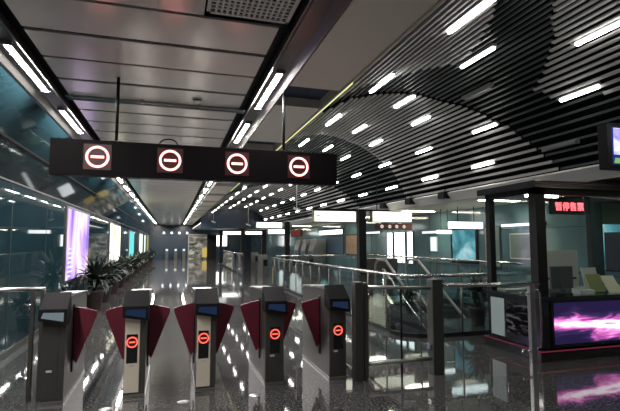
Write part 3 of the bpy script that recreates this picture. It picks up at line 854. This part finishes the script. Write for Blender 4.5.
b = MB(); b.prism([(-1.40, 2.38), (-1.36, 2.42), (-1.36, 2.395), (-1.30, 2.395), (-1.30, 2.365), (-1.36, 2.365), (-1.36, 2.34)], 'y', -.012, -.006); b.build('arrow_mark', M['icondark'], r)
b = MB(); b.prism([(.42, 2.44), (.46, 2.47), (.46, 2.42)], 'y', -.012, -.006); b.build('arrow_mark', M['icondark'], r)
for x in (.50, 1.33):
    b = MB(); b.tube([(x, .1, 2.54), (x, .1, 3.55 if x < .7 else 2.9)], .012, 8); b.build('hanger_rod', M['matblack'], r)
pylon(20.5, 3.6, 5.2, 5.07, 2.2, 2.53, 'black sign column with stacked cool white signs, right of the corridor',
      [(3.62, 4.82, 2.27, 2.55, 'signwhite'), (4.15, 4.94, 2.0, 2.23, 'signwhite')])
pylon(24.0, 3.64, 4.75, 4.66, 2.0, 2.23, 'slim black sign column with one low white sign', [(3.66, 4.55, 2.03, 2.22, 'signwhite')])
pylon(36.0, 3.6, 5.2, 3.62, 2.2, 2.53, 'most distant black sign column with one white sign', [(3.75, 5.15, 2.24, 2.52, 'signwhite')])
pylon(29.5, 3.3, 4.7, 4.35, 2.1, 2.4, 'distant black sign column without light, between the two farthest signs', [])

# hanging linear lights near the right wall
for (xa, xb, y, z0, z1, lab) in [(6.75, 7.75, 10.2, 1.97, 2.14, 'bright white light bar hanging from the low ceiling'), (7.1, 7.55, 11.3, 1.86, 1.96, 'small white light bar below and behind the hanging one')]:
    r = thing('hanging_light_bar', lab, 'lamp', ((xa + xb) / 2, y, (z0 + z1) / 2))
    h = (xb - xa) / 2; q = (z1 - z0) / 2
    b = MB(); b.box(-h, h, -.04, .04, -q, q); b.build('diffuser', M['signwhite'], r, .02)
    for x in (-h * .45, h * .5):
        b = MB(); b.tube([(x, 0, q), (x, 0, 2.55 - (z0 + z1) / 2)], .01, 8); b.build('hanger_rod', M['matblack'], r)

# right wall fittings
def wallbox(y0, y1, z0, z1, m, lab, cat, name, frame='matblack', fr=.04, dep=.04):
    r = thing(name, lab, cat, (7.9, (y0 + y1) / 2, (z0 + z1) / 2))
    h = (y1 - y0) / 2; q = (z1 - z0) / 2
    b = MB(); b.box(-dep, 0, -h - fr, h + fr, -q - fr, q + fr); b.build('frame', M[frame], r, .004)
    b = MB(); b.box(-dep - .006, -dep, -h, h, -q, q); b.build('face', M[m], r)
    return r
for (a, c, k) in ((15.55, 15.95, 'left'), (14.6, 15.35, 'middle'), (14.05, 14.4, 'right')):
    wallbox(a, c, .9, 1.98, 'signwhite', 'bright white upright light panel on the grey-teal wall, %s of three' % k, 'lit panel', 'wall_light_panel', 'darksteel', .03)
wallbox(10.65, 11.7, 1.12, 1.97, 'ad_teal', 'cyan wall screen in a black frame behind the escalator', 'screen', 'wall_screen', fr=.09)
wallbox(16.6, 18.6, 1.98, 2.06, 'ad_pale', 'thin pale light strip on the right wall behind the sign column', 'light', 'wall_light_strip', fr=.01)
wallbox(12.5, 13.4, 1.90, 1.98, 'poster_white', 'short white light strip on the wall right of the three upright panels', 'light', 'wall_light_strip', fr=.01)
wallbox(12.55, 12.9, 1.35, 1.78, 'poster_white', 'small white notice on the right wall', 'notice', 'wall_notice', 'white', .01)
wallbox(20.8, 24.4, 2.04, 2.26, 'signwhite', 'distant wide white light box on the right wall', 'light', 'wall_light_box', fr=.02)
wallbox(20.7, 24.8, 1.1, 1.9, 'poster_blue', 'blue-grey poster panel under the distant wide light box', 'poster', 'wall_poster', 'darksteel')
wallbox(19.0, 20.3, 1.1, 1.95, 'poster_brown', 'brown and cream poster on the right wall', 'poster', 'wall_poster')
wallbox(28.3, 30.8, 2.05, 2.45, 'redsign', 'dim red sign high on the far right wall', 'sign', 'wall_sign')
wallbox(9.7, 10.25, 1.0, 2.0, 'poster_grey', 'pale grey map board on the wall left of the kiosk', 'notice', 'wall_notice', 'darksteel', .03)
wallbox(8.3, 9.3, 1.25, 1.8, 'poster_grey', 'grey notice board on the wall seen through the kiosk', 'notice', 'wall_notice', 'white', .03)
wallbox(8.2, 9.6, 2.0, 2.06, 'signwhite', 'thin white light strip on the wall seen through the kiosk', 'light', 'wall_light_strip', fr=.01)
r = wallbox(5.5, 6.9, 1.1, 2.0, 'ad_teal', 'cyan lit wall panel behind the kiosk at the right', 'lit panel', 'wall_screen', fr=.03)
b = MB(); b.box(-.06, -.047, .22, .55, -.45, .25); b.build('dark_poster', M['poster_navy'], r)

# ------------------------------------------------------------------ hanging cameras
def cam_unit(x, y, z, zt, lab, ang):
    r = thing('security_camera', lab, 'camera', (x, y, z), 'white hanging security cameras', ang)
    b = MB(); b.box(-.14, .14, -.04, .04, -.04, .04); o = b.build('housing', M['white'], r, .012); o.rotation_euler.y = .35
    b = MB(); b.tube([(-.17, 0, .0), (-.13, 0, .0)], .03, 12); o = b.build('lens_hood', M['matblack'], r); o.rotation_euler.y = .35
    b = MB(); b.tube([(0, 0, .03), (0, 0, zt - z)], .012, 8); b.build('drop_pole', M['white'], r)
cam_unit(7.1, 13.6, 2.3, 2.55, 'white security camera under the low ceiling right of the sign column', .4)
cam_unit(4.4, 16.4, 2.85, 4.0, 'white security camera hanging from the slatted vault left of the box sign', 0)
cam_unit(4.2, 26.5, 2.65, 4.0, 'white security camera hanging above the stacked white signs', 0)
cam_unit(2.6, 31.0, 3.0, 3.7, 'most distant white camera hanging near the soffit', 0)

# ------------------------------------------------------------------ distant hall end
gl = MB(); gl.lathe([(.001, -.11), (.07, -.09), (.11, 0), (.07, .09), (.001, .11)], 12, c=(0, 0)); globe = gl.mesh('globe', M['signwhite'])
for k, x in enumerate((-.79, -.05, .69, 1.43)):
    r = thing('wall_lamp', 'small round white lamp on the far blue wall, %s from the left' % ORD[k], 'lamp', (x, 47.8, 2.6), 'round lamps on the far blue wall')
    o = bpy.data.objects.new('globe', globe); C.objects.link(o); o.parent = r
    b = MB(); b.tube([(0, 0, 0), (0, .2, 0)], .03, 8); b.build('bracket', M['steel'], r)
for k, x in enumerate((-.45, .35, 1.1)):
    r = thing('far_ticket_gate', 'distant ticket gate with white indicator before the far wall, %s from the left' % ORD[k], 'ticket gate', (x, 45.5, 0), 'distant gates before the far wall')
    b = MB(); b.box(-.15, .15, 0, 1.4, 0, 1.05); b.build('cabinet', M['darksteel'], r, .02)
    b = MB(); b.box(-.1, .1, -.01, 0, .85, 1.02); b.build('indicator', M['poster_white'], r)
# lit doorway block
r = thing('lit_doorway', 'dull lit doorway recess with a pale shutter in the far wall', 'doorway', (2.5, 47.9, 0))
b = MB(); b.box(-.95, -.87, 0, .1, 0, 2.5); b.box(.87, .95, 0, .1, 0, 2.5); b.box(-.95, .95, 0, .1, 2.4, 2.5); b.build('frame', M['steel'], r)
b = MB(); b.box(-.87, .87, .02, .09, 0, 2.4); b.build('shutter', ramp_emit('dull_lit_shutter', [(.3, (.03, .03, .03)), (.5, (.20, .19, .15)), (.7, (.75, .72, .6))], .5, 'noise', 1.2, .6, sc3=(1, 1, 2.2)), r)
r = thing('information_board', 'low yellow lit board standing before the far doorway', 'sign', (3.15, 47.0, 0))
b = MB(); b.box(-.25, .25, 0, .1, .2, 1.1); b.build('board', emit('yellow_board', (.6, .45, .12), .6), r)
b = MB(); b.box(-.22, -.17, 0, .1, 0, .2); b.build('leg', M['matblack'], r)
b = MB(); b.box(.17, .22, 0, .1, 0, .2); b.build('leg', M['matblack'], r)
r = thing('standing_sign_panel', 'white lit panel on a dark stand at the far end', 'sign', (4.4, 46.0, 0))
b = MB(); b.box(-1.1, -.2, 0, .3, 0, 2.4); b.build('stand', M['matblack'], r, .01)
b = MB(); b.box(-.2, .8, 0, .2, 1.3, 2.35); b.build('lit_face', M['signwhite'], r)
b = MB(); b.box(.6, .8, .05, .15, 0, 1.3); b.build('leg', M['matblack'], r)
for k, (x, y) in enumerate([(4.0, 27.5), (4.9, 27.5), (4.3, 21.8), (5.7, 21.8), (6.6, 21.8)]):
    r = thing('far_ticket_gate', 'mid-distance dark ticket gate beyond the balustrade, %s from the left' % ORD[k], 'ticket gate', (x, y, 0), 'mid-distance gates beyond the balustrade')
    b = MB(); b.prism([(0, 0), (0, .85), (.25, 1.05), (1.3, 1.0), (1.3, 0)], 'x', -.13, .13); b.build('cabinet', M['darksteel'], r, .01)
    b = MB(); b.box(-.09, .09, -.01, 0, .5, .8); b.build('front_plate', M['black'], r)
# bench-like white machines along the right side
for k, y in enumerate((23.5, 25.0, 26.5)):
    r = thing('ticket_machine', 'grey ticket machine against the far right wall, %s from the viewer' % ORD[k], 'ticket machine', (7.42, y, 0), 'ticket machines on the far right wall')
    b = MB(); b.prism([(-.35, 0), (.38, 0), (.38, 1.8), (-.2, 1.8), (-.35, 1.2)], 'y', -.45, .45); b.build('body', M['steel'], r, .01)
    b = MB(); b.box(-.362, -.352, -.3, .3, .7, 1.15); b.build('screen', M['poster_blue'], r)

# ------------------------------------------------------------------ world, camera
w = bpy.data.worlds.new('world'); sc.world = w; w.use_nodes = True
w.node_tree.nodes['Background'].inputs[0].default_value = (.5, .55, .6, 1)
w.node_tree.nodes['Background'].inputs[1].default_value = .05
cam = bpy.data.cameras.new('camera'); co = bpy.data.objects.new('camera', cam); C.objects.link(co)
cam.sensor_width = 36; cam.lens = 459 / 620 * 36; cam.clip_start = .05; cam.clip_end = 200
co.location = (0, 0, 1.6); co.rotation_euler = (math.radians(90 + 4.67), 0, math.radians(-16.68))
sc.camera = co
vs = sc.view_settings
sc.display_settings.display_device = 'sRGB'
vs.view_transform = 'Standard'; vs.look = 'None'; vs.gamma = 1; vs.use_curve_mapping = False; vs.exposure = .7
sc.cycles.max_bounces = 8; sc.cycles.transparent_max_bounces = 16
